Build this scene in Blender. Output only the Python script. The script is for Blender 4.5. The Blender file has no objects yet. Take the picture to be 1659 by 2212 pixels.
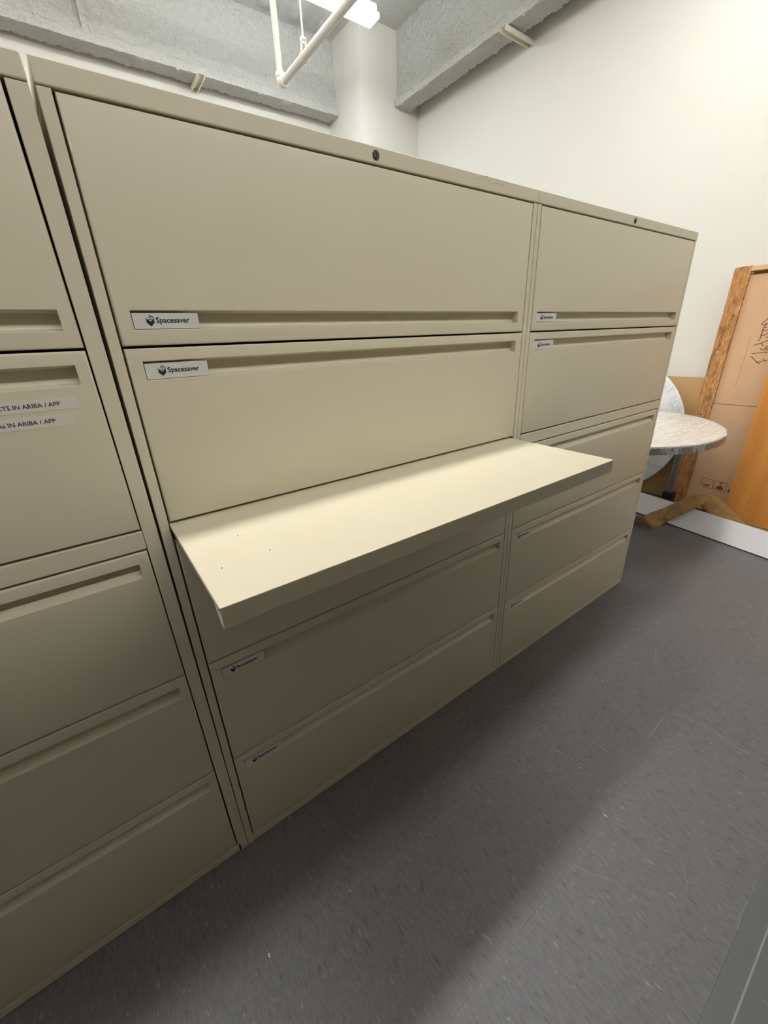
import bpy, bmesh, math, random
from mathutils import Vector, Matrix, noise

random.seed(7)
S = bpy.context.scene
COL = S.collection

# ------------------------------------------------------------------ camera
cam_data = bpy.data.cameras.new('camera')
cam = bpy.data.objects.new('camera', cam_data)
COL.objects.link(cam)
R = ((0.806393, -0.590175, -0.037727), (-0.259613, -0.295964, -0.919242), (0.531348, 0.751065, -0.39188))
m = Matrix.Identity(4)
for i in range(3):
    m[i][0] = R[0][i]; m[i][1] = -R[1][i]; m[i][2] = -R[2][i]
m[0][3], m[1][3], m[2][3] = -0.058017, -0.815498, 1.309178
cam.matrix_world = m
cam_data.sensor_fit = 'VERTICAL'
cam_data.sensor_height = 24.0
cam_data.lens = 878.107 / 2212 * 24.0
cam_data.clip_start = 0.02
S.camera = cam

# ------------------------------------------------------------------ world, exposure
w = bpy.data.worlds.new('world'); S.world = w; w.use_nodes = True
w.node_tree.nodes['Background'].inputs[0].default_value = (0.9, 0.93, 1.0, 1)
w.node_tree.nodes['Background'].inputs[1].default_value = 0.0
S.view_settings.view_transform = 'Standard'
S.view_settings.look = 'None'
S.view_settings.exposure = 0.0
S.view_settings.gamma = 1.0
S.view_settings.use_curve_mapping = False
try:
    S.cycles.use_denoising = True
    S.cycles.denoiser = 'OPENIMAGEDENOISE'
    S.cycles.max_bounces = 12
    S.cycles.diffuse_bounces = 8
except Exception:
    pass
LAMP_A = 43.5      # row of tubes above the cabinets
LAMP_B = 24.0       # row near the back wall
LAMP_FILL = 23.0  # added unseen row behind the camera, brightens the drawer fronts


# ------------------------------------------------------------------ helpers
def tag(o, label=None, cat=None, group=None, kind=None):
    if label: o['label'] = label
    if cat: o['category'] = cat
    if group: o['group'] = group
    if kind: o['kind'] = kind
    return o


def empty(name, loc=(0, 0, 0), rot=(0, 0, 0)):
    o = bpy.data.objects.new(name, None)
    o.empty_display_size = 0.05
    COL.objects.link(o)
    o.location = loc; o.rotation_euler = rot
    return o


class MB:
    def __init__(self): self.v = []; self.f = []; self.mi = []
    def add(self, vs, fs, mi=0):
        k = len(self.v); self.v += [tuple(p) for p in vs]
        for q in fs: self.f.append(tuple(k + i for i in q)); self.mi.append(mi)
        return self
    def box(self, x0, x1, y0, y1, z0, z1, c=0.0, mi=0):
        if c <= 0:
            vs = [(x, y, z) for x in (x0, x1) for y in (y0, y1) for z in (z0, z1)]
            return self.add(vs, [(0, 1, 3, 2), (4, 6, 7, 5), (0, 4, 5, 1), (2, 3, 7, 6), (0, 2, 6, 4), (1, 5, 7, 3)], mi)
        bm = bmesh.new()
        bmesh.ops.create_cube(bm, size=1)
        for q in bm.verts:
            q.co = Vector(((x0 + x1) / 2 + q.co.x * (x1 - x0), (y0 + y1) / 2 + q.co.y * (y1 - y0), (z0 + z1) / 2 + q.co.z * (z1 - z0)))
        bmesh.ops.bevel(bm, geom=bm.edges[:], offset=c, segments=2, affect='EDGES', profile=0.5)
        self.bm(bm, mi); bm.free(); return self
    def bm(self, bm, mi=0):
        bm.verts.ensure_lookup_table()
        for i, q in enumerate(bm.verts): q.index = i
        return self.add([q.co[:] for q in bm.verts], [[q.index for q in fc.verts] for fc in bm.faces], mi)
    def tube(self, a, b, r, n=16, r2=None, mi=0, cap=True):
        a = Vector(a); b = Vector(b); d = (b - a).normalized(); r2 = r if r2 is None else r2
        u = d.orthogonal().normalized(); v = d.cross(u)
        vs = []
        for P, rr in ((a, r), (b, r2)):
            for i in range(n):
                t = 2 * math.pi * i / n
                vs.append(P + u * math.cos(t) * rr + v * math.sin(t) * rr)
        fs = [(i, (i + 1) % n, n + (i + 1) % n, n + i) for i in range(n)]
        if cap: fs += [tuple(range(n))[::-1], tuple(range(n, 2 * n))]
        return self.add(vs, fs, mi)
    def path(self, pts, r, n=14, mi=0):
        pts = [Vector(p) for p in pts]; rings = []
        d0 = (pts[1] - pts[0]).normalized(); u = d0.orthogonal().normalized()
        for i, P in enumerate(pts):
            d = ((pts[min(i + 1, len(pts) - 1)]) - pts[max(i - 1, 0)]).normalized()
            u = (u - d * u.dot(d)).normalized(); v = d.cross(u)
            rings.append([P + u * math.cos(2 * math.pi * k / n) * r + v * math.sin(2 * math.pi * k / n) * r for k in range(n)])
        vs = [q for rg in rings for q in rg]; fs = []
        for i in range(len(pts) - 1):
            for k in range(n):
                fs.append((i * n + k, i * n + (k + 1) % n, (i + 1) * n + (k + 1) % n, (i + 1) * n + k))
        fs += [tuple(range(n))[::-1], tuple(range((len(pts) - 1) * n, len(pts) * n))]
        return self.add(vs, fs, mi)
    def prism(self, poly, x0, x1, axis=1, mi=0):
        """poly in the plane orthogonal to axis; axis 0: (y,z), 1: (x,z), 2: (x,y)"""
        def P(a, b, t): return {0: (t, a, b), 1: (a, t, b), 2: (a, b, t)}[axis]
        n = len(poly)
        vs = [P(a, b, x0) for a, b in poly] + [P(a, b, x1) for a, b in poly]
        return self.add(vs, [tuple(range(n)), tuple(range(n, 2 * n))[::-1]] + [(i, n + i, n + (i + 1) % n, (i + 1) % n) for i in range(n)], mi)
    def mesh(self, name):
        me = bpy.data.meshes.new(name); me.from_pydata(self.v, [], self.f); me.update()
        bm = bmesh.new(); bm.from_mesh(me); bmesh.ops.recalc_face_normals(bm, faces=bm.faces[:]); bm.to_mesh(me); bm.free()
        return me
    def build(self, name, mats, parent=None, smooth=False, kind=None, label=None):
        me = self.mesh(name)
        if not isinstance(mats, (list, tuple)): mats = [mats]
        for q in mats: me.materials.append(q)
        for i, p in enumerate(me.polygons):
            p.material_index = self.mi[i] if i < len(self.mi) else 0
            p.use_smooth = smooth
        o = bpy.data.objects.new(name, me); COL.objects.link(o)
        if parent: o.parent = parent
        if smooth:
            try: me.set_sharp_from_angle(angle=math.radians(40))
            except Exception: pass
        if kind: o['kind'] = kind
        if label: o['label'] = label
        return o


# ------------------------------------------------------------------ materials
def mat(name, col, rough=0.5, spec=0.5, metal=0.0):
    q = bpy.data.materials.new(name); q.use_nodes = True
    b = q.node_tree.nodes['Principled BSDF']
    b.inputs['Base Color'].default_value = (*col, 1)
    b.inputs['Roughness'].default_value = rough
    b.inputs['Metallic'].default_value = metal
    b.inputs['Specular IOR Level'].default_value = spec
    return q


class NT:
    def __init__(self, m): self.m = m; self.t = m.node_tree; self.n = self.t.nodes; self.l = self.t.links; self.b = self.n['Principled BSDF']
    def new(self, typ, **kw):
        q = self.n.new(typ)
        for k, v in kw.items():
            if k in q.inputs: q.inputs[k].default_value = v
            else: setattr(q, k, v)
        return q
    def link(self, a, ao, b, bi): self.l.new(a.outputs[ao], b.inputs[bi])
    def coord(self, kind='Object', scale=(1, 1, 1), rot=(0, 0, 0)):
        if kind == 'World': tc = self.new('ShaderNodeNewGeometry'); out = 'Position'
        else: tc = self.new('ShaderNodeTexCoord'); out = kind
        mp = self.new('ShaderNodeMapping'); mp.inputs['Scale'].default_value = scale; mp.inputs['Rotation'].default_value = rot
        self.link(tc, out, mp, 'Vector'); return mp
    def noise(self, co, scale, detail=4, rough=0.5, dist=0.0):
        q = self.new('ShaderNodeTexNoise'); q.inputs['Scale'].default_value = scale; q.inputs['Detail'].default_value = detail
        q.inputs['Roughness'].default_value = rough; q.inputs['Distortion'].default_value = dist
        self.link(co, 0, q, 'Vector'); return q
    def ramp(self, src, stops, so=0):
        q = self.new('ShaderNodeValToRGB'); e = q.color_ramp.elements
        while len(e) < len(stops): e.new(0.5)
        for i, (p, c) in enumerate(stops):
            e[i].position = p; e[i].color = (*c, 1) if len(c) == 3 else c
        self.link(src, so, q, 'Fac'); return q
    def mix(self, fac, a, b, mode='MIX'):
        q = self.new('ShaderNodeMix'); q.data_type = 'RGBA'; q.blend_type = mode
        for sock, v in ((0, fac), (6, a), (7, b)):
            if isinstance(v, bpy.types.NodeSocket): self.l.new(v, q.inputs[sock])
            elif isinstance(v, (int, float)): q.inputs[sock].default_value = v
            else: q.inputs[sock].default_value = (*v, 1)
        return q.outputs[2]
    def math(self, op, a, b=0.5, clamp=False):
        q = self.new('ShaderNodeMath'); q.operation = op; q.use_clamp = clamp
        for i, v in enumerate((a, b)):
            if isinstance(v, bpy.types.NodeSocket): self.l.new(v, q.inputs[i])
            else: q.inputs[i].default_value = v
        return q.outputs[0]
    def bump(self, h, strength, dist):
        q = self.new('ShaderNodeBump'); q.inputs['Strength'].default_value = strength; q.inputs['Distance'].default_value = dist
        self.l.new(h, q.inputs['Height']); self.link(q, 0, self.b, 'Normal'); return q
    def base(self, sock): self.l.new(sock, self.b.inputs['Base Color'])


WH = (1, 1, 1); BK = (0, 0, 0)

def paint():
    q = mat('cream_powder_coat', (0.605, 0.555, 0.415), 0.42, 0.5); t = NT(q)
    co = t.coord('World')
    n = t.noise(co, 900, 2, 0.6); t.bump(n.outputs[0], 0.12, 0.0006)
    n2 = t.noise(co, 6, 4, 0.6)
    t.base(t.mix(n2.outputs[0], (0.59, 0.54, 0.40), (0.62, 0.57, 0.43)))
    sm = t.noise(co, 9, 3, 0.6)
    rr = t.ramp(sm, [(0.3, (0.36,) * 3), (0.75, (0.46,) * 3)])
    t.link(rr, 0, t.b, 'Roughness')
    return q

def wall_paint(name, c, bs=0.15):
    q = mat(name, c, 0.7, 0.25); t = NT(q); co = t.coord('World')
    n = t.noise(co, 260, 3, 0.6); t.bump(n.outputs[0], bs, 0.001)
    n2 = t.noise(co, 1.4, 4, 0.6); t.base(t.mix(n2.outputs[0], tuple(x * 0.975 for x in c), tuple(min(1, x * 1.02) for x in c)))
    return q

def spray():
    q = mat('spray_fireproofing', (0.66, 0.66, 0.61), 0.95, 0.05); t = NT(q); co = t.coord('World')
    n = t.noise(co, 62, 6, 0.75, 0.8); n3 = t.noise(co, 26, 4, 0.7)
    s = t.math('ADD', n.outputs[0], t.math('MULTIPLY', n3.outputs[0], 0.8))
    t.bump(s, 0.9, 0.022)
    pits = t.ramp(n, [(0.33, (0.52, 0.52, 0.50)), (0.45, (0.74, 0.735, 0.685)), (0.7, (0.82, 0.812, 0.755))])
    big = t.noise(co, 3, 4, 0.6)
    t.base(t.mix(t.math('MULTIPLY', big.outputs[0], 0.35), pits.outputs[0], (0.75, 0.755, 0.71)))
    return q

def floor_mat():
    q = mat('grey_vinyl_tile', (0.12, 0.117, 0.115), 0.48, 0.4); t = NT(q)
    co = t.coord('World', (1, 0.42, 1))
    base = t.noise(t.coord('World'), 2.2, 5, 0.6)
    oi = t.new('ShaderNodeObjectInfo')
    c0 = t.ramp(base, [(0.3, (0.092, 0.092, 0.099)), (0.7, (0.120, 0.119, 0.124))]).outputs[0]
    dk = t.noise(t.coord('World', (1, 0.35, 1)), 80, 3, 0.55, 0.3); dkr = t.ramp(dk, [(0.30, WH), (0.40, BK)])
    lt = t.noise(t.coord('World', (1, 0.35, 1), (0, 0, 0.12)), 105, 3, 0.5, 0.4); ltr = t.ramp(lt, [(0.645, BK), (0.72, WH)])
    mid = t.noise(t.coord('World', (1, 0.22, 1)), 170, 4, 0.75); mdr = t.ramp(mid, [(0.35, BK), (0.7, WH)])
    c = t.mix(t.math('MULTIPLY', mdr.outputs[0], 0.6), c0, (0.185, 0.184, 0.186))
    c = t.mix(t.math('MULTIPLY', dkr.outputs[0], 0.55), c, (0.05, 0.05, 0.056))
    c = t.mix(t.math('MULTIPLY', ltr.outputs[0], 0.45), c, (0.31, 0.305, 0.29))
    rnd = t.math('MULTIPLY_ADD', oi.outputs['Random'], 0.06); rnd.node.inputs[2].default_value = 0.97
    hv = t.new('ShaderNodeHueSaturation'); t.l.new(c, hv.inputs['Color']); t.l.new(rnd, hv.inputs['Value'])
    t.base(hv.outputs[0])
    rr = t.ramp(base, [(0.3, (0.42,) * 3), (0.75, (0.58,) * 3)]); t.link(rr, 0, t.b, 'Roughness')
    n = t.noise(co, 60, 4, 0.6); t.bump(n.outputs[0], 0.12, 0.0015)
    return q

def cardboard(name, c, rot=0.0):
    q = mat(name, c, 0.85, 0.12); t = NT(q)
    n = t.noise(t.coord('Object', (1, 1, 1)), 5, 5, 0.6)
    n2 = t.noise(t.coord('Object', (1, 8, 60)), 6, 3, 0.6)
    a = t.mix(n.outputs[0], tuple(x * 0.9 for x in c), tuple(x * 1.08 for x in c))
    t.base(t.mix(t.math('MULTIPLY', n2.outputs[0], 0.25), a, tuple(x * 0.8 for x in c)))
    t.bump(n.outputs[0], 0.15, 0.004)
    return q

def rough_wood():
    q = mat('rough_weathered_wood', (0.50, 0.29, 0.10), 0.8, 0.2); t = NT(q)
    co = t.coord('Object', (1, 1, 0.28))
    n = t.noise(co, 60, 6, 0.78, 0.5); g = t.noise(t.coord('Object', (1, 1, 0.05)), 90, 3, 0.6)
    c = t.ramp(n, [(0.33, (0.09, 0.04, 0.018)), (0.43, (0.34, 0.165, 0.06)), (0.56, (0.54, 0.27, 0.095)), (0.72, (0.74, 0.48, 0.24))])
    c2 = t.mix(t.math('MULTIPLY', g.outputs[0], 0.3), c.outputs[0], (0.38, 0.19, 0.07))
    pt = t.noise(t.coord('Object', (1, 1.2, 0.5)), 16, 3, 0.6); pr_ = t.ramp(pt, [(0.50, BK), (0.66, WH)])
    c2 = t.mix(t.math('MULTIPLY', pr_.outputs[0], 0.6), c2, (0.17, 0.085, 0.035))
    k = t.noise(t.coord('Object', (1, 1, 0.5)), 30, 2, 0.5); kr = t.ramp(k, [(0.25, WH), (0.28, BK)])
    c3 = t.mix(kr.outputs[0], c2, (0.05, 0.02, 0.01))
    chips = t.noise(t.coord('Object', (1, 1, 0.35)), 42, 2, 0.5); cr = t.ramp(chips, [(0.70, BK), (0.74, WH)])
    t.base(t.mix(t.math('MULTIPLY', cr.outputs[0], 0.6), c3, (0.74, 0.58, 0.36)))
    t.bump(n.outputs[0], 0.6, 0.006)
    return q

def plank(name, c, c2, s=7):
    q = mat(name, c, 0.5, 0.35); t = NT(q)
    n = t.noise(t.coord('Object', (1, 1, 0.05)), s, 6, 0.65, 0.6)
    n2 = t.noise(t.coord('Object', (1, 1, 0.02)), s * 9, 3, 0.6)
    a = t.ramp(n, [(0.3, c2), (0.7, c)])
    t.base(t.mix(t.math('MULTIPLY', n2.outputs[0], 0.35), a.outputs[0], c2))
    t.bump(n2.outputs[0], 0.08, 0.001)
    return q

def marble():
    q = mat('white_marble', (0.78, 0.79, 0.78), 0.25, 0.5); t = NT(q)
    co = t.coord('Object', (1, 1, 1), (0.4, 0.3, 0.8))
    n = t.noise(co, 3.5, 6, 0.62, 1.6)
    r = t.ramp(n, [(0.40, (0.78, 0.79, 0.78)), (0.487, (0.70, 0.72, 0.73)), (0.5, (0.38, 0.42, 0.46)), (0.513, (0.72, 0.74, 0.75)), (0.62, (0.80, 0.80, 0.79))])
    n2 = t.noise(co, 1.4, 4, 0.6)
    t.base(t.mix(t.math('MULTIPLY', n2.outputs[0], 0.4), r.outputs[0], (0.66, 0.69, 0.71)))
    return q

def kraft():
    q = mat('brown_kraft_paper', (0.33, 0.205, 0.09), 0.75, 0.2); t = NT(q)
    n = t.noise(t.coord('World'), 14, 5, 0.6, 0.8); n2 = t.noise(t.coord('World', (1, 1, 1)), 300, 2, 0.5)
    t.base(t.mix(n.outputs[0], (0.28, 0.17, 0.068), (0.37, 0.235, 0.105)))
    t.bump(n.outputs[0], 0.9, 0.03)
    return q

def film():
    q = bpy.data.materials.new('clear_stretch_film'); q.use_nodes = True
    t = NT(q); out = t.n['Material Output']
    tr = t.new('ShaderNodeBsdfTransparent'); gl = t.new('ShaderNodeBsdfGlossy'); gl.inputs['Roughness'].default_value = 0.16
    df = t.new('ShaderNodeBsdfDiffuse'); df.inputs['Color'].default_value = (0.92, 0.90, 0.87, 1)
    st = t.noise(t.coord('Object', (0.5, 8, 1), (0, 0, 0.5)), 4, 4, 0.6, 0.5)
    lines = t.ramp(st, [(0.46, BK), (0.52, WH), (0.58, BK)])
    bp = t.new('ShaderNodeBump'); bp.inputs['Strength'].default_value = 0.9; bp.inputs['Distance'].default_value = 0.02
    t.link(st, 0, bp, 'Height'); t.link(bp, 0, gl, 'Normal')
    fr = t.new('ShaderNodeFresnel'); fr.inputs['IOR'].default_value = 1.5
    m1 = t.new('ShaderNodeMixShader'); m2 = t.new('ShaderNodeMixShader')
    f = t.math('MULTIPLY_ADD', lines.outputs[0], 0.35); f.node.inputs[2].default_value = 0.18
    t.l.new(f, m1.inputs[0]); t.link(tr, 0, m1, 1); t.link(df, 0, m1, 2)
    g = t.math('MULTIPLY_ADD', fr.outputs[0], 0.55, True); g.node.inputs[2].default_value = 0.05
    t.l.new(g, m2.inputs[0]); t.link(m1, 0, m2, 1); t.link(gl, 0, m2, 2)
    t.link(m2, 0, out, 'Surface')
    t.n.remove(t.b)
    return q

def emis(name, col, s):
    q = bpy.data.materials.new(name); q.use_nodes = True; t = NT(q)
    e = t.new('ShaderNodeEmission'); e.inputs[0].default_value = (*col, 1); e.inputs[1].default_value = s
    t.link(e, 0, t.n['Material Output'], 'Surface'); t.n.remove(t.b); return q

M = dict(
    paint=paint(), wall=wall_paint('warm_white_wall_paint', (0.685, 0.665, 0.605)), spray=spray(), floor=floor_mat(),
    joint=mat('tile_joint', (0.06, 0.06, 0.06), 0.9), plate=mat('name_plate_card', (0.62, 0.60, 0.56), 0.4),
    navy=mat('navy_print', (0.006, 0.012, 0.035), 0.5), dark=mat('black_lock', (0.012, 0.012, 0.013), 0.35),
    lock=mat('grey_lock_face', (0.06, 0.058, 0.055), 0.4, 0.5), ink=mat('dark_label_print', (0.03, 0.022, 0.03), 0.6),
    tape=mat('clear_label_tape', (0.635, 0.595, 0.51), 0.35), pipe=mat('white_pipe_paint', (0.80, 0.78, 0.72), 0.45),
    steel=mat('galvanised_steel', (0.55, 0.55, 0.53), 0.35, 0.5, 0.8), card=cardboard('pinkish_cardboard', (0.60, 0.385, 0.225)),
    card2=cardboard('tan_cardboard', (0.56, 0.36, 0.17)), rough=rough_wood(), rail=plank('pale_pine', (0.66, 0.43, 0.24), (0.55, 0.34, 0.17)),
    plank=plank('orange_oak_board', (0.80, 0.35, 0.08), (0.55, 0.21, 0.04), 9), marble=marble(), kraft=kraft(), film=film(),
    white=mat('white_laminate', (0.86, 0.86, 0.88), 0.4), raw=mat('raw_board_edge', (0.42, 0.27, 0.13), 0.8),
    band=mat('dark_blue_grey_band', (0.05, 0.06, 0.085), 0.35), leg=mat('grey_metal_leg', (0.20, 0.20, 0.20), 0.4, 0.5, 0.5),
    black=mat('black_rubber', (0.01, 0.01, 0.01), 0.6), red=mat('red_print', (0.30, 0.015, 0.01), 0.7),
    redline=mat('thin_red_print', (0.26, 0.07, 0.035), 0.8), pen=mat('brown_marker', (0.13, 0.06, 0.025), 0.8),
    tabletop=mat('cream_table_top', (0.86, 0.80, 0.72), 0.4), strip=mat('smooth_blue_grey_vinyl', (0.104, 0.109, 0.113), 0.45),
    stripline=mat('pale_joint_line', (0.24, 0.25, 0.235), 0.5), clip=mat('cream_painted_channel', (0.72, 0.69, 0.58), 0.5),
    chip=mat('chipped_paint', (0.70, 0.66, 0.55), 0.6), scuff=mat('brown_scuff', (0.33, 0.28, 0.20), 0.7),
    floorscuff=mat('pale_floor_scuff', (0.17, 0.167, 0.16), 0.6), crumb=mat('pale_crumb', (0.6, 0.5, 0.38), 0.8),
    blocker=mat('blocker_brown_grey', (0.10, 0.09, 0.075), 0.5),  # dark finish of the added light-blocking row
    housing=mat('white_enamel', (0.8, 0.8, 0.8), 0.4),
)

# ------------------------------------------------------------------ the room
XW, XL, YF, YB, ZC = 3.75, -3.2, -4.2, 4.25, 4.15
def struct(name, b, mt, label=None):
    return b.build(name, mt, kind='structure', label=label)
floor = struct('floor', MB().box(XL, XW, YF, YB, -0.12, -0.003), M['joint'], 'dark grey speckled vinyl tile floor with scuffs')
ceiling = struct('ceiling', MB().box(XL, XW, YF, YB, ZC, ZC + 0.12), M['spray'], 'white sprayed ribbed ceiling deck')
struct('wall_right', MB().box(XW, XW + 0.12, YF, YB + 0.12, -0.12, ZC + 0.12), M['wall'], 'plain warm white wall at the right')
struct('wall_back', MB().box(XL, XW, YB, YB + 0.12, -0.12, ZC + 0.12), M['wall'], 'warm white wall behind the filing cabinets')
struct('wall_left', MB().box(XL - 0.12, XL, YF, YB + 0.12, -0.12, ZC + 0.12), M['wall'])
struct('wall_front', MB().box(XL, XW, YF - 0.12, YF, -0.12, ZC + 0.12), M['wall'])
# tiles
ts = 0.3048
tb = MB(); g = 0.00012
tb.box(-ts / 2 + g, ts / 2 - g, -ts / 2 + g, ts / 2 - g, -0.003, 0)
tile_me = tb.mesh('floor_tile'); tile_me.materials.append(M['floor'])
for i in range(-5, 12):
    for j in range(-1, 16):
        x = 0.233 + (i + 0.5) * ts; y = -0.575 + (j + 0.5) * ts
        if x + ts / 2 > XW or y + ts / 2 > YB: continue
        if len(floor.children) >= 290: continue
        o = bpy.data.objects.new('floor_tile', tile_me); COL.objects.link(o); o.parent = floor; o.location = (x, y, 0)
# faint scuffs dragged over the tiles
def scuff_path(pts, wd, name='scuff_mark'):
    b = MB(); n = len(pts)
    for i in range(n - 1):
        (x0, y0), (x1, y1) = pts[i], pts[i + 1]; d = Vector((x1 - x0, y1 - y0)).normalized(); q = Vector((-d.y, d.x))
        w0 = wd * (0.25 + 0.75 * math.sin(math.pi * (i + 0.1) / n)) / 2; w1 = wd * (0.25 + 0.75 * math.sin(math.pi * (i + 1.1) / n)) / 2
        b.add([(x0 - q.x * w0, y0 - q.y * w0, 0.0003), (x1 - q.x * w1, y1 - q.y * w1, 0.0003), (x1 + q.x * w1, y1 + q.y * w1, 0.0003), (x0 + q.x * w0, y0 + q.y * w0, 0.0003)], [(0, 1, 2, 3)])
    b.build(name, M['floorscuff'], floor)
for pts_, wd_ in (
    ([(1.7153, -0.3505), (1.6796, -0.3678), (1.6283, -0.3855)], 0.006),
    ([(1.5059, -0.2591), (1.5286, -0.2967), (1.5551, -0.3368), (1.5755, -0.3737)], 0.004),
    ([(1.5164, -0.2675), (1.5824, -0.2598), (1.6885, -0.2596)], 0.003),
    ([(1.3979, -0.5358), (1.4168, -0.5681), (1.4267, -0.6165), (1.4313, -0.6718), (1.4202, -0.718), (1.4247, -0.7678)], 0.006),
    ([(1.3727, -0.5266), (1.311, -0.5261), (1.2553, -0.5284), (1.2155, -0.5288)], 0.006),
    ([(1.2457, -0.4685), (1.2339, -0.4956), (1.2224, -0.5217)], 0.004),
    ([(1.3102, -0.3431), (1.285, -0.3853), (1.2701, -0.4393)], 0.004),
    ([(2.0918, -0.08), (2.1532, -0.0986), (2.2012, -0.1106)], 0.006),
    ([(2.3507, -0.1537), (2.4094, -0.1764), (2.4561, -0.1976)], 0.005),
    ([(2.2066, -0.2581), (2.3314, -0.2845)], 0.004),
    ([(0.802, -0.2686), (0.8717, -0.2679), (0.9616, -0.2688)], 0.003),
    ([(0.7192, -0.2657), (0.7401, -0.3174), (0.7439, -0.3671)], 0.003),
    ([(0.6782, -0.5734), (0.698, -0.6149), (0.7301, -0.6591), (0.7333, -0.6943)], 0.003),
    ([(0.9369, -0.7307), (0.8968, -0.7573), (0.8595, -0.7792)], 0.0025),
    ([(0.5436, -0.2003), (0.6106, -0.2087)], 0.004),
    ([(0.633, -0.8034), (0.5851, -0.8025)], 0.002),
    ([(0.8568, -0.4663), (0.8573, -0.4868)], 0.003),
    ([(0.9501, -0.8743), (0.8969, -0.8742), (0.8653, -0.8789)], 0.003),
    ([(0.7786, -0.9377), (0.7707, -0.9563)], 0.0025)):
    scuff_path(pts_, wd_)
# smooth strip in the aisle
st = struct('trim_1', MB().box(XL, XW, -1.35, -0.8800, -0.003, 0.0001), M['strip'], 'smooth blue grey floor strip along the aisle')
MB().box(XL, XW, -0.9225, -0.9190, 0.0001, 0.0005).build('edge_line', M['stripline'], st)

# ribbed deck
for k in range(-8, 12):
    xc = 0.09 + 0.305 * k
    if xc > 3.0: continue
    b = MB()
    ny = 60; pr = [(-0.075, 0.001), (-0.055, -0.028), (-0.02, -0.036), (0.02, -0.036), (0.055, -0.028), (0.075, 0.001)]
    vs = []
    for i in range(ny + 1):
        y = 0.6 + (4.03 - 0.6) * i / ny
        e = min(1.0, (4.03 - y) / 0.08) ** 0.5 if y > 3.95 else 1.0
        for a, c in pr:
            nz = noise.noise(Vector((xc + a, y, 0)) * 22) * 0.006
            vs.append((xc + a + nz, y, ZC + c * e + nz * 0.5))
    fs = [(i * 6 + j, i * 6 + j + 1, i * 6 + 7 + j, i * 6 + 6 + j) for i in range(ny) for j in range(5)]
    b.add(vs, fs).build('deck_rib', M['spray'], ceiling, smooth=True)


def sprayed(name, prof, t0, t1, axis, step=0.012, amp=0.011, parent=None, fine=None):
    """closed profile swept along an axis (0: x, profile (y,z); 1: y, profile (x,z)); surface roughened along its normals"""
    pts = []
    n = len(prof)
    for i in range(n):
        a = Vector(prof[i]); b_ = Vector(prof[(i + 1) % n]); k = max(1, int(round((b_ - a).length / step)))
        for j in range(k): pts.append(a.lerp(b_, j / k))
    N = len(pts); nrm = []
    for i in range(N):
        d = (pts[(i + 1) % N] - pts[i - 1]).normalized(); nrm.append(Vector((d.y, -d.x)))
    K = max(2, int(abs(t1 - t0) / step)); vs = []
    for k in range(K + 1):
        t = t0 + (t1 - t0) * k / K
        for p, q in zip(pts, nrm):
            P3 = Vector((t, p.x, p.y)) if axis == 0 else Vector((p.x, t, p.y))
            h = noise.noise(P3 * 60) * amp * 1.3 + noise.noise(P3 * 17 + Vector((5, 3, 1))) * amp * 0.9 + noise.noise(P3 * 5) * amp * 0.6
            r = p + q * h
            vs.append((t, r.x, r.y) if axis == 0 else (r.x, t, r.y))
    fs = [(k * N + i, k * N + (i + 1) % N, (k + 1) * N + (i + 1) % N, (k + 1) * N + i) for k in range(K) for i in range(N)]
    fs += [tuple(range(N)), tuple(range(K * N, (K + 1) * N))[::-1]]
    b = MB().add(vs, fs)
    return b.build(name, M['spray'], parent, smooth=True)

COLX, COLY = 2.996, 3.612
colm = MB().box(COLX, XW, COLY, YB, -0.0, ZC).build('column', M['wall'])
tag(colm, 'boxed white corner column between the two sprayed beams', 'column', kind='structure')
bl = sprayed('ceiling_beam', [(4.03, 3.534), (4.206, 3.534), (4.206, 3.60), (4.17, 3.625), (4.17, 4.16), (4.088, 4.16), (4.088, 3.625), (4.03, 3.598)], -1.2, COLX, 0)
tag(bl, 'rough white sprayed steel beam running above the filing cabinets to the column', 'beam', kind='structure')
br = sprayed('ceiling_beam', [(3.426, 3.548), (3.622, 3.548), (3.622, 3.60), (3.59, 3.63), (3.59, 4.16), (3.462, 4.16), (3.462, 3.63), (3.426, 3.60)], 0.2, COLY, 1)
tag(br, 'rough white sprayed steel beam running along the right wall to the column', 'beam', kind='structure')
sf = sprayed('stiffener', [(4.055, 3.60), (4.10, 3.60), (4.10, 4.15), (4.055, 4.15)], 0.705, 0.745, 0, step=0.012, amp=0.008, parent=bl)

def channel(name, P, L, wd, axis, label):
    r = empty(name, P)
    h = 0.030; tk = 0.0022; lip = 0.011
    def bx(a0, a1, c0, c1, z0, z1, nm, b):
        if axis == 0: b.box(a0, a1, c0, c1, z0, z1)
        else: b.box(c0, c1, a0, a1, z0, z1)
    b = MB()
    bx(0, L, -wd / 2, wd / 2, h - tk, h, '', b); b.build('channel_web', M['clip'], r)
    for s in (-1, 1):
        b = MB(); c0, c1 = sorted((s * wd / 2, s * (wd / 2 - tk))); bx(0, L, c0, c1, 0, h - tk, '', b)
        c0, c1 = sorted((s * wd / 2, s * (wd / 2 - lip))); bx(0, L, c0, c1, -tk, 0, '', b)
        b.build('channel_lip', M['clip'], r)
    tag(r, label, 'bracket', kind=None)
    return r
channel('wall_bracket', (3.385, 2.165, 3.508), 0.362, 0.058, 0, 'short cream metal channel under the beam on the right wall')
channel('wall_bracket', (1.553, 3.99, 3.498), 0.258, 0.062, 1, 'short cream metal channel under the beam above the cabinets')

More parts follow.
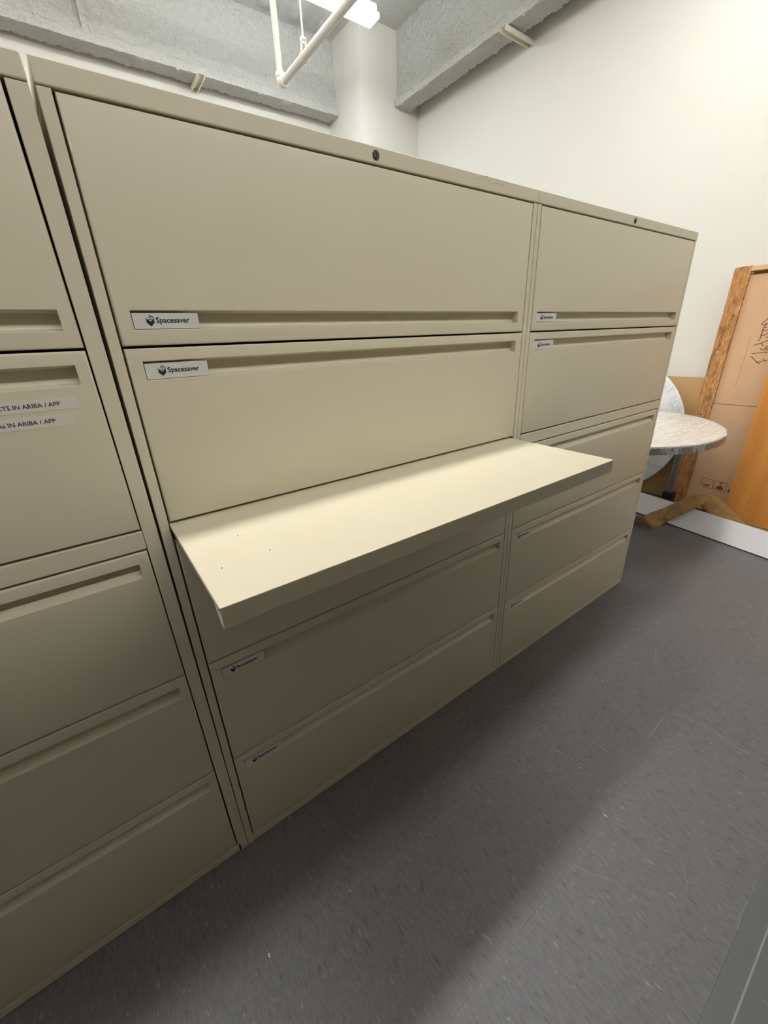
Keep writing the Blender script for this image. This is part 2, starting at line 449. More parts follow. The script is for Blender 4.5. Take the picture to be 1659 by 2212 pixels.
# ------------------------------------------------------------------ lamps
def fixture(x0, x1, yc, z, strength, label, wd=0.15, col=(1.0, 0.985, 0.965), up=False):
    r = empty('ceiling_light', ((x0 + x1) / 2, yc, z)); L = (x1 - x0) / 2
    hb = MB()
    if not up: hb.box(-L, L, -wd / 2, wd / 2, 0.0, 0.012, 0.002)
    hb.box(-L, L, -0.03, 0.03, 0.0, 0.07, 0.003)
    hb.build('housing', M['housing'], r)
    e = emis('lamp_glow', col, strength)
    MB().box(-L + 0.004, L - 0.004, -wd / 2 + 0.004, wd / 2 - 0.004, -0.035, -0.0005, 0.006).build('diffuser', e, r)
    for s in (-1, 1): MB().tube((s * L * 0.7, 0, 0.07), (s * L * 0.7, 0, ZC - z), 0.004, 8).build('hanger_rod', M['steel'], r)
    tag(r, label, 'light', 'fluorescent ceiling lights')
ZA = 3.62
names = ['leftmost', 'second from the left', 'middle', 'second from the right', 'rightmost']
for i in range(5):
    x0 = -2.87 + i * 1.24
    fixture(x0, x0 + 1.22, 0.25, ZA, LAMP_A, 'long fluorescent ceiling light above the cabinets, %s of the near row' % names[i], up=True)
fixture(1.45, 2.67, 2.885, 3.70, LAMP_B * 2.2, 'bright fluorescent ceiling light glowing beside the pipe near the column', up=True, col=(0.88, 0.95, 1.0))
fixture(0.15, 1.37, 2.885, 3.70, LAMP_B, 'long fluorescent ceiling light of the far row, left of the bright one', up=True)
fixture(-1.15, 0.07, 2.885, 3.70, LAMP_B, 'long fluorescent ceiling light of the far row, farthest left', up=True)

for i in range(5):  # unseen lamps added in front of the cabinets to light their upper fronts
    x0 = -2.87 + i * 1.24
    fixture(x0, x0 + 1.22, -2.31, ZA, LAMP_FILL * (0.05, 0.7, 1.0, 1.0, 0.7)[i], 'unseen wide ceiling light added to brighten the cabinet fronts, %s of its row' % names[i], wd=0.30)

# ------------------------------------------------------------------ sprinkler pipe
sp = empty('sprinkler_pipe', (1.412, 2.152, 2.738))
MB().tube((0, 0, 0.045), (0, 0, ZC - 2.738), 0.0175, 20).build('vertical_pipe', M['pipe'], sp, smooth=True)
MB().tube((0, -0.045, 0), (0, -4.6, 0), 0.0205, 20).build('horizontal_pipe', M['pipe'], sp, smooth=True)
eb = MB(); eb.path([(0, 0, 0.04)] + [(0, -0.034 + 0.034 * math.cos(t), 0.034 - 0.034 * math.sin(t)) for t in [math.pi / 2 * k / 8 for k in range(9)]] + [(0, -0.04, 0)], 0.0245, 18)
eb.tube((0, 0, 0.034), (0, 0, 0.056), 0.0275, 20).tube((0, -0.034, 0), (0, -0.056, 0), 0.0285, 20)
eb.build('elbow', M['pipe'], sp, smooth=True)
tag(sp, 'white painted sprinkler pipe dropping from the ceiling and turning through an elbow', 'pipe')
hg = empty('pipe_hanger', (1.412, 1.835, 2.738))
MB().tube((0, 0, 0.075), (0, 0, ZC - 2.738), 0.0048, 10).build('hanger_rod', M['pipe'], hg, smooth=True)
cb = MB(); n = 20; ring = []
for k in range(n + 1):
    t = math.radians(-235 + 290 * k / n); ring.append((0.0235 * math.cos(t), 0.0235 * math.sin(t)))
ring = [(-0.012, 0.07)] + ring + [(0.012, 0.07)]
vs = []
for a, c in ring:
    s = 1.09
    for yy in (-0.011, 0.011):
        vs.append((a, yy, c)); vs.append((a * s, yy, c * s))
fs = []
for i in range(len(ring) - 1):
    q = i * 4
    fs += [(q, q + 4, q + 6, q + 2), (q + 1, q + 3, q + 7, q + 5), (q, q + 1, q + 5, q + 4), (q + 2, q + 6, q + 7, q + 3)]
cb.add(vs, fs); cb.box(-0.013, 0.013, -0.011, 0.011, 0.066, 0.074).tube((-0.018, 0, 0.055), (0.018, 0, 0.055), 0.004, 8)
cb.build('clevis', M['pipe'], hg)
tag(hg, 'thin white rod and clevis hanger holding up the sprinkler pipe', 'hanger')

# ------------------------------------------------------------------ filing cabinets
H = 1.655; D = 0.457

def drawer_mesh(x0, x1, z0, z1, rz0, rz1, rx0, rx1, c=0.0030, ledge=False):
    b = MB()
    y1 = 0.021
    def q(a, bb, cc, dd): b.add([a, bb, cc, dd], [(0, 1, 2, 3)])
    X0, X1, Z0, Z1 = x0 + c, x1 - c, z0 + c, z1 - c
    # front ring
    q((X0, 0, Z0), (X1, 0, Z0), (X1, 0, rz0), (X0, 0, rz0)); q((X0, 0, rz1), (X1, 0, rz1), (X1, 0, Z1), (X0, 0, Z1))
    q((X0, 0, rz0), (rx0, 0, rz0), (rx0, 0, rz1), (X0, 0, rz1)); q((rx1, 0, rz0), (X1, 0, rz0), (X1, 0, rz1), (rx1, 0, rz1))
    # rounded rim and sides
    prev = (X0, X1, Z0, Z1, 0.0)
    for t in (0.3, 0.65, 1.0):
        s = math.sin(t * math.pi / 2) * c; yy = (1 - math.cos(t * math.pi / 2)) * c
        cur = (X0 - s, X1 + s, Z0 - s, Z1 + s, yy)
        a, bb = prev, cur
        for (i, j, k, l) in ((0, 2, 1, 2), (1, 2, 1, 3), (1, 3, 0, 3), (0, 3, 0, 2)):
            q((a[i], a[4], a[j]), (a[k], a[4], a[l]), (bb[k], bb[4], bb[l]), (bb[i], bb[4], bb[j]))
        prev = cur
    a = prev
    for (i, j, k, l) in ((0, 2, 1, 2), (1, 2, 1, 3), (1, 3, 0, 3), (0, 3, 0, 2)):
        q((a[i], a[4], a[j]), (a[k], a[4], a[l]), (a[k], y1, a[l]), (a[i], y1, a[j]))
    q((a[0], y1 + 0.010, a[2]), (a[1], y1 + 0.010, a[2]), (a[1], y1 + 0.010, a[3]), (a[0], y1 + 0.010, a[3]))
    # finger pull pocket: undercut top, curved floor
    prof = [(rz1, 0.0), (rz1 - 0.0012, 0.0012), (rz1 - 0.0012, 0.018), (rz1 - 0.004, 0.0205), (rz0 + 0.008, 0.0205), (rz0 + 0.0045, 0.0190), (rz0 + 0.0022, 0.0120), (rz0 + 0.0010, 0.0016), (rz0, 0.0)]
    if ledge: prof = [(rz1, 0.0), (rz1 - 0.0012, 0.0012), (rz1 - 0.0012, 0.018), (rz1 - 0.003, 0.0205), (rz0 + 0.014, 0.0205), (rz0 + 0.0115, 0.0190), (rz0 + 0.0030, 0.0045), (rz0 + 0.0006, 0.0012), (rz0, 0.0)]
    for (za, ya), (zb, yb) in zip(prof, prof[1:]):
        q((rx0, ya, za), (rx1, ya, za), (rx1, yb, zb), (rx0, yb, zb))
    for xx in (rx0, rx1):
        b.add([(xx, y_, z_) for z_, y_ in prof], [tuple(range(len(prof)))])
    return b

def weld(o):
    bm = bmesh.new(); bm.from_mesh(o.data); bmesh.ops.remove_doubles(bm, verts=bm.verts[:], dist=1e-5)
    bmesh.ops.recalc_face_normals(bm, faces=bm.faces[:]); bm.to_mesh(o.data); bm.free()

_txt = {}
def text_mesh(s, width, height_cap, thick=0.0002, bold=0.0, key=None):
    """flat lettering of a given overall width and capital height, origin at its left baseline, facing -y"""
    cu = bpy.data.curves.new('lettering', 'FONT'); cu.body = s; cu.size = 1; cu.offset = bold; cu.extrude = 0; cu.resolution_u = 3
    ob = bpy.data.objects.new('tmp', cu); COL.objects.link(ob)
    dg = bpy.context.evaluated_depsgraph_get(); me = bpy.data.meshes.new_from_object(ob.evaluated_get(dg))
    bpy.data.objects.remove(ob)
    xs = [v.co.x for v in me.vertices]; x0, x1 = min(xs), max(xs)
    cap = 0.69
    for v in me.vertices:
        v.co = Vector(((v.co.x - x0) / (x1 - x0) * width, 0, v.co.y / cap * height_cap))
    bm = bmesh.new(); bm.from_mesh(me)
    r = bmesh.ops.extrude_face_region(bm, geom=bm.faces[:])
    for v in [g_ for g_ in r['geom'] if isinstance(g_, bmesh.types.BMVert)]: v.co.y += thick
    bmesh.ops.recalc_face_normals(bm, faces=bm.faces[:]); bm.to_mesh(me); bm.free()
    return me

sp_me = text_mesh('Spacesaver', 0.0517, 0.0080, bold=0.022); sp_me.materials.append(M['navy'])
# shield / cube emblem, unit box 0.0117 x 0.0182
eb = MB()
sh = lambda pts: [(a * 0.0117, c * 0.0182) for a, c in pts]
TH = 0.0002
eb.prism(sh([(0.0, 0.72), (0.0, 0.30), (0.5, 0.0), (0.5, 0.40), (0.36, 0.47), (0.40, 0.57), (0.22, 0.57), (0.08, 0.64)]), 0, TH)
eb.prism(sh([(0.5, 0.0), (1.0, 0.30), (1.0, 0.70), (0.86, 0.60), (0.70, 0.48), (0.5, 0.40)]), 0, TH)
eb.prism(sh([(0.40, 0.57), (0.36, 0.53), (0.50, 0.57), (0.66, 0.53), (0.72, 0.60), (0.58, 0.66)]), 0, TH)
eb.prism(sh([(0.5, 1.0), (0.44, 0.965), (0.74, 0.80), (0.93, 0.66), (1.0, 0.70), (0.98, 0.76)]), 0, TH)
eb.prism(sh([(0.74, 0.86), (0.56, 0.83), (0.42, 0.77), (0.28, 0.79), (0.30, 0.73), (0.44, 0.71), (0.60, 0.77), (0.80, 0.82)]), 0, TH)
em_me = eb.mesh('emblem'); em_me.materials.append(M['navy'])

ROWS = [  # z0, z1, pull z0, pull z1
    (1.3135, 1.6235, 1.3365, 1.3665), (1.0035, 1.3095, 1.2585, 1.2900),
    (0.6540, 0.9590, 0.9065, 0.9370), (0.3395, 0.6500, 0.5950, 0.6270), (0.0290, 0.3355, 0.2835, 0.3145)]

def cabinet(x, label, plates, rot=(0, 0, 0), W=1.0635, dx1=1.0440, sw=0.0170):
    r = empty('filing_cabinet', (x, 0, 0), rot)
    tag(r, label, 'cabinet', 'cream five-drawer lateral filing cabinets')
    b = MB()
    b.box(0.0002, 0.0165, 0.0004, D, 0.0, 1.6255, 0.0012).box(W - sw, W - 0.0002, 0.0004, D, 0.0, 1.6255, 0.0012)
    b.box(0.0165, W - 0.017, 0.0004, D, 0.002, 0.0265, 0.0012).box(0.0165, W - 0.017, D - 0.01, D, 0.0265, 1.6255)
    for z in (0.3375, 0.652): b.box(0.0165, W - 0.017, 0.034, 0.06, z - 0.008, z + 0.008)
    b.box(0.0165, W - 0.017, 0.034, D - 0.01, 0.953, 0.9605)
    b.box(0.0165, W - 0.017, 0.034, D - 0.01, 1.0012, 1.0035)
    b.build('carcass', M['paint'], r)
    cp = MB().box(0, W, -0.0006, D, 1.6268, H, 0.0018).build('top_panel', M['paint'], r)
    L = empty  # noqa
    lk = MB().tube((0.534, 0.002, 1.6405), (0.534, -0.0022, 1.6405), 0.0078, 28).build('lock', M['dark'], r, smooth=True)
    MB().tube((0.534, 0.0, 1.6405), (0.534, -0.0030, 1.6405), 0.0062, 28).build('lock_face', M['lock'], lk, smooth=True)
    kh = [(0.0, 0.0040), (0.0008, 0.0036), (0.0012, 0.0022), (0.0020, 0.0008), (0.0012, -0.0006), (0.0008, -0.0016), (0.0008, -0.0052), (-0.0008, -0.0052), (-0.0008, -0.0016), (-0.0012, -0.0006), (-0.0020, 0.0008), (-0.0012, 0.0022), (-0.0008, 0.0036)]
    MB().prism([(0.534 + a, 1.6405 + c) for a, c in kh], -0.0032, -0.0028).build('keyhole', M['black'], lk)
    for i, (z0, z1, a, c) in enumerate(ROWS):
        rx0, rx1 = 0.0418, 1.0165 if i < 2 or dx1 < 1.04 else 1.0215
        d = drawer_mesh(0.0198, dx1, z0, z1, a, c, rx0, rx1, ledge=i > 1).build('drawer', M['paint'], r, smooth=True)
        weld(d)
        try: d.data.set_sharp_from_angle(angle=math.radians(38))
        except Exception: pass
        if i in plates:
            zp = a + 0.0018; hp = (c - a) - 0.0062
            MB().box(0.0430, 0.1436, 0.0012, 0.0036, zp, zp + hp, 0.0005).build('name_plate', M['plate'], d)
            o = bpy.data.objects.new('lettering', sp_me); COL.objects.link(o); o.parent = d; o.location = (0.0768, 0.0010, zp + hp / 2 - 0.0028)
            o = bpy.data.objects.new('emblem', em_me); COL.objects.link(o); o.parent = d; o.location = (0.0622, 0.0010, zp + hp / 2 - 0.0082)
    return r

c_mid = cabinet(0.0, 'cream five-drawer filing cabinet in the middle, its work shelf pulled out', (0, 1, 3, 4))
c_right = cabinet(1.0650, 'cream five-drawer filing cabinet farthest right, beside the wrapped table', (0, 1, 3, 4))
c_left = cabinet(-1.0640, 'cream five-drawer filing cabinet at the left frame edge with two typed labels', (), dx1=1.0354, sw=0.0242)
# the left cabinet bows away from its neighbour towards the top
for ch in c_left.children_recursive:
    for v in ch.data.vertices:
        wx = min(1.0, max(0.0, (v.co.x - 0.2) / 0.8)); v.co.x -= 0.0064 * wx * max(0.0, v.co.z / 1.655) ** 2.6
# closed work shelves of the outer two
for r, xe in ((c_left, 1.0350), (c_right, 1.0440)):
    MB().box(0.0198, xe, 0.0, 0.40, 0.9635, 0.9990, 0.0015).build('work_shelf', M['paint'], r)
# pulled-out work shelf of the middle cabinet
sh_ = empty('work_shelf', (0.018, 0.0, 0.9982)); sh_.parent = c_mid; sh_.rotation_euler = (math.radians(0.85), 0, 0)
SW, SD = 1.0165, 0.3280
b = MB()
b.box(0, SW, -SD, 0.10, -0.0085, 0.0, 0.0010)
b.build('shelf_top', M['paint'], sh_)
b = MB().box(0, SW, -SD - 0.0002, -SD + 0.012, -0.0340, -0.0010, 0.0012)
b.build('front_lip', M['paint'], sh_)
for xa in (0.0, SW - 0.0016):
    MB().prism([(-SD + 0.010, -0.0335), (-SD + 0.012, -0.0335), (-SD + 0.034, -0.0080), (-SD + 0.010, -0.0080)], xa, xa + 0.0016, axis=0).build('corner_gusset', M['paint'], sh_)
for xa in (0.004, SW - 0.014):
    MB().box(xa, xa + 0.010, -0.012, 0.35, -0.030, -0.0095).build('slide_rail', M['steel'], sh_)
# marks and damage on the middle cabinet
b = MB(); zc = 1.5757
b.prism([(0.0200, 1.5800), (0.0226, 1.5785), (0.0218, 1.5740), (0.0232, 1.5690), (0.0224, 1.5610), (0.0201, 1.5590)], -0.0006, 0.0004)
b.build('paint_chip', M['chip'], c_mid, label='pale chipped spot on the edge of the top drawer')
rs = random.Random(3)
b = MB()
for k in range(26):
    t = rs.random(); x = 0.822 + t * 0.105; z = 1.6532 - rs.random() ** 1.6 * 0.010; l = 0.0015 + rs.random() * 0.006; h = 0.0004 + rs.random() * 0.0007
    b.prism([(x, z), (x + l * 0.5, z + h), (x + l, z + h * 0.2), (x + l * 0.6, z - h)], -0.00075, -0.0004)
b.build('scuff_marks', M['scuff'], c_mid, label='brown scuffs on the top edge')
b = MB()
for k in range(16):
    x = 1.055 - 0.075 + rs.random() * 0.05; z = 1.649 - rs.random() * 0.010; l = 0.002 + rs.random() * 0.006; h = 0.0004 + rs.random() * 0.0007
    b.prism([(x, z), (x + l * 0.5, z + h), (x + l, z + h * 0.2), (x + l * 0.6, z - h)], -0.00075, -0.0004)
b.build('scuff_marks', M['scuff'], c_right, label='faint scuffs near the right top corner')
for (x, y) in ((0.032685021012249155, -0.22574162718123358), (0.08764371112509288, -0.12983299389993896), (0.11249644056190612, -0.21846946047900473)):
    MB().tube((x, y, 0.0), (x, y, 0.0006), 0.0011, 8).build('dark_speck', M['black'], sh_)
# typed labels on the second drawer of the left cabinet
d2 = [o for o in c_left.children if o.name.startswith('drawer')][1]
off = 1.0640
def typed(x_l, x_r, z_b, z_t, s, tx0, tx1, tz):
    o = MB().box(off + x_l, off + x_r, -0.00035, 0.0002, z_b, z_t).build('typed_label', M['tape'], d2)
    me = text_mesh(s, tx1 - tx0, 0.0061, bold=0.014); me.materials.append(M['ink'])
    q = bpy.data.objects.new('label_text', me); COL.objects.link(q); q.parent = d2; q.location = (off + tx0, -0.00055, tz)
typed(-0.172, -0.0608, 1.2272, 1.2448, 'CTS IN ARIBA / APP', -0.1592, -0.0844, 1.2332)
typed(-0.175, -0.0743, 1.2030, 1.2206, 'As IN ARIBA / APP', -0.1663, -0.0967, 1.2090)

# ------------------------------------------------------------------ things against the right wall
A = math.atan(0.06)
cr = empty('shipping_crate', (3.56, 0, 0.001), (0, A, 0))
tag(cr, 'tall wooden crate frame filled with cardboard, leaning on the right wall', 'crate')
YR = -0.80
def rough_batten(y0, y1, z0, z1, x0=0.0, x1=0.018, seed=0):
    b = MB(); nz = 80; ny = 5; vs = []
    for k in range(nz + 1):
        z = z0 + (z1 - z0) * k / nz
        el = noise.noise(Vector((seed, 3.1, z * 9))) * 0.004 + noise.noise(Vector((seed, 8, z * 40))) * 0.0018
        er = noise.noise(Vector((seed + 5, 3.1, z * 9))) * 0.002
        for j in range(ny + 1):
            y = (y0 + er) + (y1 + el - y0 - er) * j / ny
            vs.append((x0 + noise.noise(Vector((seed, y * 40, z * 14))) * 0.0022, y, z - (0.006 * (j / ny) ** 3 if k == nz else 0)))
        vs.append((x1, y1 + el, z)); vs.append((x1, y0 + er, z))
    n_ = ny + 3
    fs = [(k * n_ + i, k * n_ + (i + 1) % n_, (k + 1) * n_ + (i + 1) % n_, (k + 1) * n_ + i) for k in range(nz) for i in range(n_)]
    fs += [tuple(range(n_)), tuple(range(nz * n_, (nz + 1) * n_))[::-1]]
    return b.add(vs, fs)
rough_batten(0.2190, 0.3080, 0.0, 1.656).build('side_batten', M['rough'], cr, smooth=True, label='rough weathered left batten')
rough_batten(YR, YR + 0.09, 0.0, 1.656, seed=9).build('side_batten', M['rough'], cr, smooth=True)
MB().box(0.0, 0.055, YR + 0.09, 0.2185, 1.6245, 1.652, 0.002).build('top_rail', M['rail'], cr)
MB().box(0.018, 0.060, 0.236, 0.3000, 0.0, 1.645, 0.002).build('side_rail', M['rail'], cr)
MB().box(0.020, 0.060, YR + 0.01, YR + 0.08, 0.0, 1.645, 0.002).build('side_rail', M['rail'], cr)
MB().box(0.062, 0.068, YR, 0.300, 0.0, 1.645).build('backing_sheet', M['card2'], cr)
MB().box(0.020, 0.050, YR + 0.085, 0.226, 0.7910, 1.6040, 0.0025).build('cardboard_panel', M['card'], cr)
MB().box(0.0185, 0.050, YR + 0.085, 0.226, 0.010, 0.7885, 0.0020).build('cardboard_panel', M['card'], cr)
def ribbon(b, pts, wd, x0=0.0192, x1=0.0200):
    for (a, c), (e, f) in zip(pts, pts[1:]):
        d = Vector((e - a, f - c)); L_ = d.length
        if L_ < 1e-6: continue
        d /= L_; nn = Vector((-d.y, d.x)) * wd / 2; e2 = d * wd * 0.35
        b.prism([(a - e2.x - nn.x, c - e2.y - nn.y), (e + e2.x - nn.x, f + e2.y - nn.y), (e + e2.x + nn.x, f + e2.y + nn.y), (a - e2.x + nn.x, c - e2.y + nn.y)], x0, x1, axis=0)
scrib = [
[(0.0632, 1.3378), (0.0683, 1.3243), (0.0794, 1.3163), (0.0853, 1.3079), (0.0781, 1.3006), (0.0681, 1.3019), (0.0626, 1.3086)],
[(0.0557, 1.3099), (0.0647, 1.3), (0.0688, 1.2881)],
[(0.054, 1.2875), (0.0664, 1.2845), (0.0718, 1.2743), (0.0674, 1.2663), (0.0555, 1.2658), (0.0451, 1.2707)],
[(0.0702, 1.2655), (0.0697, 1.2497), (0.0711, 1.2357), (0.0701, 1.218), (0.072, 1.211), (0.0759, 1.2057)],
[(0.0722, 1.2454), (0.0683, 1.2391), (0.0569, 1.2379), (0.0466, 1.2438), (0.0396, 1.2505)],
[(0.0422, 1.2218), (0.0339, 1.2294)],
[(0.0919, 1.1773), (0.0856, 1.1827), (0.0603, 1.1894), (0.0447, 1.1981), (0.028, 1.2074)],
[(0.0555, 1.1912), (0.0449, 1.1741)],
[(0.0544, 1.1591), (0.0442, 1.1518), (0.0315, 1.1491), (0.0125, 1.1499)],
[(0.0182, 1.1712), (0.0276, 1.1678), (0.0309, 1.1607), (0.0237, 1.1589), (0.0151, 1.1597)],
[(0.0899, 1.1266), (0.0567, 1.1312), (0.0087, 1.1357)],
[(0.0879, 1.1102), (0.0692, 1.0921), (0.0496, 1.0759), (0.0301, 1.0625)],
[(0.0539, 1.0721), (0.0277, 1.079), (-0.0043, 1.0876)],
[(0.0208, 1.0926), (0.0038, 1.0794)]]
b = MB()
for s_ in scrib: ribbon(b, s_, 0.0042)
b.build('handwriting', M['pen'], cr, label='brown marker handwriting')
b = MB()
ribbon(b, [(0.1243, 1.237), (0.1187, 1.1251), (0.1217, 1.0786), (0.1226, 0.9574), (0.1262, 0.907)], 0.0030)
b.build('crease', M['raw'], cr)
b = MB()
for bxp in ([(0.1503, 0.2524), (0.0825, 0.2492), (0.0731, 0.1842), (0.1272, 0.181), (0.1490, 0.2061), (0.1503, 0.2524)],
            [(0.0728, 0.2452), (-0.0035, 0.245), (-0.0059, 0.1772), (0.065, 0.1798), (0.0728, 0.2452)]):
    ribbon(b, bxp, 0.0032, 0.0178, 0.0186)
b.build('handling_mark', M['redline'], cr, label='thin red frames of the handling marks')
b = MB()
for poly in ([(0.1432, 0.209), (0.1142, 0.2060), (0.0871, 0.2123), (0.0978, 0.1986), (0.1142, 0.1933), (0.1302, 0.2002)],
             [(0.0573, 0.1906), (0.0507, 0.2054), (0.0409, 0.2144), (0.0266, 0.2181), (0.0176, 0.2097), (0.0056, 0.1892), (0.0359, 0.1876)],
             [(-0.02, 0.181), (-0.02, 0.2003), (-0.0283, 0.2068), (-0.0298, 0.1944), (-0.027, 0.1765)]):
    b = MB().prism(poly, 0.0178, 0.0186, axis=0)
    if poly[0][0] == 0.0573:
        ribbon(b, [(0.0415, 0.2368), (0.0164, 0.2378)], 0.004, 0.0178, 0.0186); ribbon(b, [(0.0336, 0.2356), (0.0326, 0.2187)], 0.005, 0.0178, 0.0186)
    b.build('handling_symbol', M['red'], cr, label='solid red handling symbol')

wb = empty('wooden_board', (3.527, -0.0445, 0.0005), (math.radians(-0.4), A, 0))
MB().box(0, 0.018, -0.78, 0, 0, 1.62, 0.001).build('board_face', M['plank'], wb)
tag(wb, 'orange oak-grained board leaning in front of the cardboard crate', 'board')

cs = empty('cardboard_sheet', (3.690, 0, 0.0), (0, math.radians(1.9), 0))
MB().box(0, 0.006, 0.06, 1.55, 0, 0.955).build('sheet', M['card2'], cs)
tag(cs, 'flat tan cardboard sheet standing against the wall behind the marble disc', 'cardboard')

# marble disc
md = empty('round_tabletop', (3.578, 0.892, 0.0015), (0, math.radians(2.2), 0))
b = MB(); n = 96; rr = 0.5386; vs = []
prof = [(0.0, rr - 0.004), (0.004, rr), (0.018, rr), (0.022, rr - 0.006)]
for d_, r_ in prof:
    for k in range(n):
        t = 2 * math.pi * k / n; vs.append((d_, r_ * math.cos(t), rr + r_ * math.sin(t)))
fs = [(i * n + k, i * n + (k + 1) % n, (i + 1) * n + (k + 1) % n, (i + 1) * n + k) for i in range(3) for k in range(n)]
fs += [tuple(range(n)), tuple(range(3 * n, 4 * n))]
b.add(vs, fs).build('marble_disc', M['marble'], md, smooth=True)
tag(md, 'round white marble tabletop stood on edge behind the wrapped table', 'tabletop')

# film-wrapped oval table
tcx, tcy, tz = 2.8455, 0.4891, 0.73
e1 = Vector((-0.92395, -0.3825)); e2 = Vector((-0.3825, 0.92395)); ra, rb = 0.667, 0.575
tbq = empty('wrapped_table', (tcx, tcy, 0))
def ell(t, s=1.0, grow=0.0):
    return e1 * ((ra * s + grow) * math.cos(t)) + e2 * ((rb * s + grow) * math.sin(t))
def disc(prof, name, mt, wob=0.0, seed=0.0):
    n = 128; vs = []
    for s, g_, z in prof:
        for k in range(n):
            t = 2 * math.pi * k / n; p = ell(t, s, g_)
            h = wob * (noise.noise(Vector((p.x * 14, p.y * 30, seed))) + 0.6 * noise.noise(Vector((p.x * 45, p.y * 60, seed + 4))))
            kk = 1 + (h * 0.5 if s > 0.95 else 0)
            vs.append((p.x * kk, p.y * kk, z + h))
    m_ = len(prof)
    fs = [(i * n + k, i * n + (k + 1) % n, (i + 1) * n + (k + 1) % n, (i + 1) * n + k) for i in range(m_ - 1) for k in range(n)]
    fs += [tuple(range(n)), tuple(range((m_ - 1) * n, m_ * n))[::-1]]
    return MB().add(vs, fs).build(name, mt, tbq, smooth=True)
disc([(0.02, 0, tz - 0.003), (0.5, 0, tz - 0.003), (1.0, -0.014, tz - 0.003), (1.0, -0.006, tz - 0.007), (1.0, -0.006, tz - 0.016), (0.5, -0.01, tz - 0.017)], 'tabletop', M['tabletop'])
disc([(0.97, -0.006, tz - 0.018), (1.0, -0.004, tz - 0.018), (1.0, -0.006, tz - 0.050), (0.97, -0.02, tz - 0.052)], 'edge_band', M['band'])
disc([(s, 0, tz + 0.001) for s in (0.05, 0.15, 0.25, 0.35, 0.45, 0.55, 0.65, 0.74, 0.82, 0.89, 0.94)] + [(0.985, 0, tz), (1.0, 0.001, tz - 0.008), (1.0, 0.002, tz - 0.03), (1.0, -0.001, tz - 0.052), (0.97, -0.01, tz - 0.060), (0.85, 0, tz - 0.058)], 'plastic_wrap', M['film'], wob=0.0035, seed=2.0)
for (x, y) in ((3.445, 0.292), (2.36, 0.30), (2.34, 0.80), (3.30, 0.84)):
    lx, ly = x - tcx, y - tcy
    lg = MB().tube((lx, ly, 0.02), (lx, ly, tz - 0.04), 0.021, 20).build('leg', M['leg'], tbq, smooth=True)
    MB().box(lx - 0.036, lx + 0.036, ly - 0.036, ly + 0.036, 0.0, 0.135, 0.006).build('foot', M['black'], lg)
tag(tbq, 'oval table with its top wrapped in crinkled clear plastic film', 'table')

# upright white board on the floor
ub = empty('white_panel', (3.104, 0, 0.0035), (0, math.radians(20), -math.atan(0.191)))
MB().box(0, 0.024, -1.05, 0.66, 0.004, 0.154, 0.001).build('panel_face', M['white'], ub)
MB().box(0.0005, 0.030, -1.05, 0.66, 0.1542, 0.1580).build('top_edge', M['raw'], ub, label='raw brown board edge')
MB().box(0.004, 0.020, -1.05, 0.66, 0.0, 0.004).build('shadow_gap', M['black'], ub)  # black strip stands in for the shadow line under the panel
tag(ub, 'long white panel standing on its edge on the floor before the crate', 'panel')

# crumpled kraft paper draped over the white panel
def sheet(A_, B_, nu, nv, seed, amp):
    def cr_(P, t):
        n_ = len(P) - 1; s = min(int(t * n_), n_ - 1); u = t * n_ - s
        p0 = Vector(P[max(s - 1, 0)]); p1 = Vector(P[s]); p2 = Vector(P[s + 1]); p3 = Vector(P[min(s + 2, n_)])
        return 0.5 * ((2 * p1) + (p2 - p0) * u + (2 * p0 - 5 * p1 + 4 * p2 - p3) * u * u + (3 * p1 - p0 - 3 * p2 + p3) * u ** 3)
    vs = []
    for i in range(nu + 1):
        a = cr_(A_, i / nu); c = cr_(B_, i / nu)
        for j in range(nv + 1):
            v_ = j / nv; p = a.lerp(c, v_)
            bulge = math.sin(v_ * math.pi) * 0.018
            q = p * 16 + Vector((seed, 0, 0))
            fold = abs(noise.noise(q)) * amp * 1.6 - abs(noise.noise(q * 2.3)) * amp * 0.5
            p = p + Vector((-0.6, -0.35, 0.6)) * (bulge * 0.6 + fold)
            p.z = max(p.z, 0.004)
            vs.append(p)
    fs = [(i * (nv + 1) + j, i * (nv + 1) + j + 1, (i + 1) * (nv + 1) + j + 1, (i + 1) * (nv + 1) + j) for i in range(nu) for j in range(nv)]
    return vs, fs
kp = empty('kraft_paper', (2.95, 0.2, 0.0))
P0 = Vector((2.95, 0.2, 0.0))
def psheet(name, A_, B_, seed, amp, nu=44, nv=12):
    vs, fs = sheet([Vector(p) - P0 for p in A_], [Vector(p) - P0 for p in B_], nu, nv, seed, amp)
    for v_ in vs: v_.z = max(v_.z, 0.004)
    o = MB().add(vs, fs).build(name, M['kraft'], kp, smooth=True)
    sd = o.modifiers.new('thickness', 'SOLIDIFY'); sd.thickness = 0.0012; sd.offset = 0
    return o
psheet('front_fold', [(2.945, 0.19, 0.005), (2.985, 0.168, 0.012), (3.04, 0.130, 0.055), (3.095, 0.030, 0.160), (3.16, -0.010, 0.205), (3.235, -0.008, 0.226)],
       [(2.935, 0.250, 0.085), (2.985, 0.232, 0.105), (3.05, 0.186, 0.135), (3.12, 0.130, 0.182), (3.18, 0.078, 0.226), (3.245, 0.020, 0.240)], 1.0, 0.013)
psheet('end_flap', [(2.945, 0.192, 0.005), (2.975, 0.24, 0.006), (2.97, 0.31, 0.006)], [(2.935, 0.248, 0.087), (2.965, 0.285, 0.070), (2.96, 0.335, 0.045)], 4.0, 0.006, 14, 8)
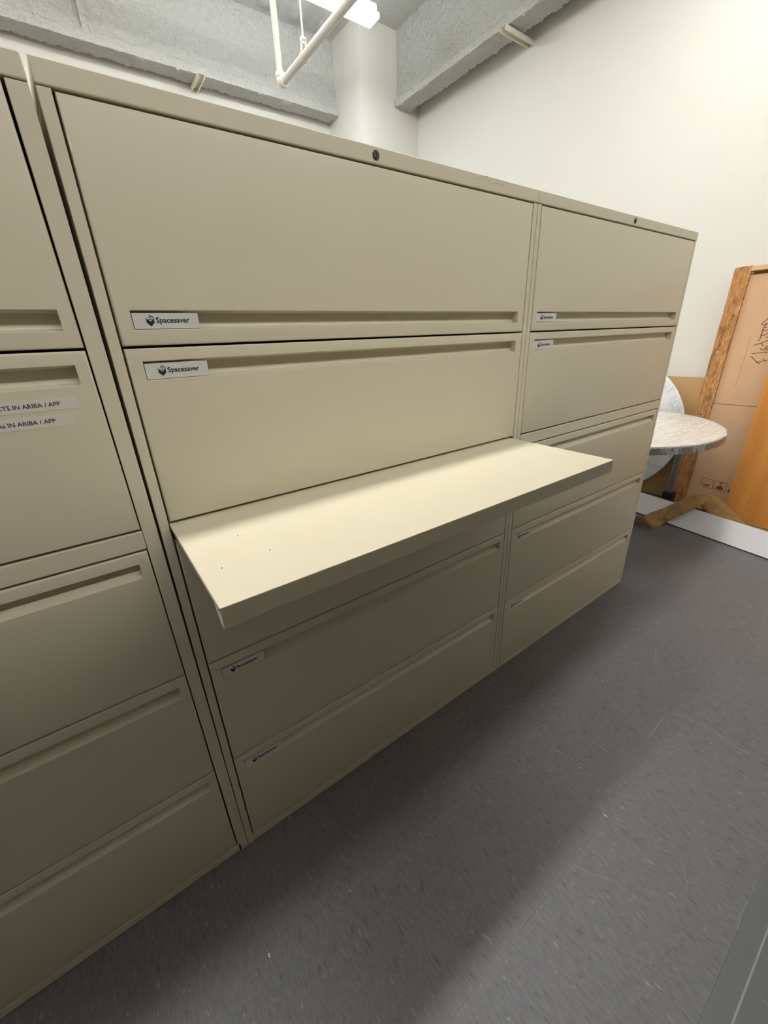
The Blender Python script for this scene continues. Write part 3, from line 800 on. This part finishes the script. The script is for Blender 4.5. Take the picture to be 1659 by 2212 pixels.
psheet('back_fold', [(3.215, 0.02, 0.155), (3.235, -0.06, 0.10), (3.27, -0.14, 0.03), (3.32, -0.22, 0.006)],
       [(3.245, 0.015, 0.242), (3.30, -0.035, 0.218), (3.36, -0.105, 0.150), (3.43, -0.215, 0.035)], 7.0, 0.010, 30, 10)
tag(kp, 'crumpled brown kraft paper folded over the white panel', 'paper')

# unseen cabinet-shaped row added behind the camera to shade the lower drawers
for i, (x0, nm) in enumerate(((-3.1, 'leftmost'), (-2.05, 'second from the left'), (-1.0, 'middle'), (0.05, 'second from the right'), (1.10, 'rightmost'))):
    oc = empty('light_blocker', (x0, -1.16, 0.0005), (0, 0, 0))
    HC = 2.305 if i < 3 else 2.235
    MB().box(0, 1.04, -0.46, -0.02, 0, HC, 0.002).build('carcass', M['blocker'], oc)
    for k in range(2):
        dd = MB().box(0.02 + k * 0.502, 0.518 + k * 0.502, -0.0195, 0.0, 0.06, HC - 0.03, 0.002).build('door', M['blocker'], oc)
        MB().box(0.49 + k * 0.045 - 0.006, 0.49 + k * 0.045 + 0.006, 0.0002, 0.018, 1.05, 1.20, 0.003).build('handle', M['steel'], dd)
    tag(oc, 'unseen tall brown-grey cabinet shape added across the aisle to block light, %s of its row' % nm, 'cabinet', 'light-blocking cabinet shapes added across the aisle')

# crumbs on the floor
for k, (x, y) in enumerate([[1.3532, -0.3044], [1.3245, -0.5899], [1.3682, -0.6658], [0.9421, -0.4442], [0.865, -0.5661], [-0.0386, -0.2539]]):
    r_ = 0.0022 if k < 4 else 0.0032
    cbm = bmesh.new(); bmesh.ops.create_icosphere(cbm, subdivisions=1, radius=1.0)
    for v in cbm.verts: v.co = Vector((v.co.x * r_, v.co.y * r_ * (1 if k < 4 else 2), (v.co.z + 1) * r_ * 0.5 + 0.0003))
    o = MB().bm(cbm).build('crumb', M['crumb']); cbm.free(); o.location = (x, y, 0)
    tag(o, ['tiny pale crumb on the floor, nearest the cabinet shadow at the far end', 'tiny pale crumb on the floor beside the long curved scuff', 'tiny pale crumb on the floor right of the long curved scuff', 'tiny pale crumb on the floor in the middle of the aisle', 'larger tan crumb on the brightly lit floor in the foreground', 'tan fleck on the shaded floor before the left cabinets'][k], 'debris')
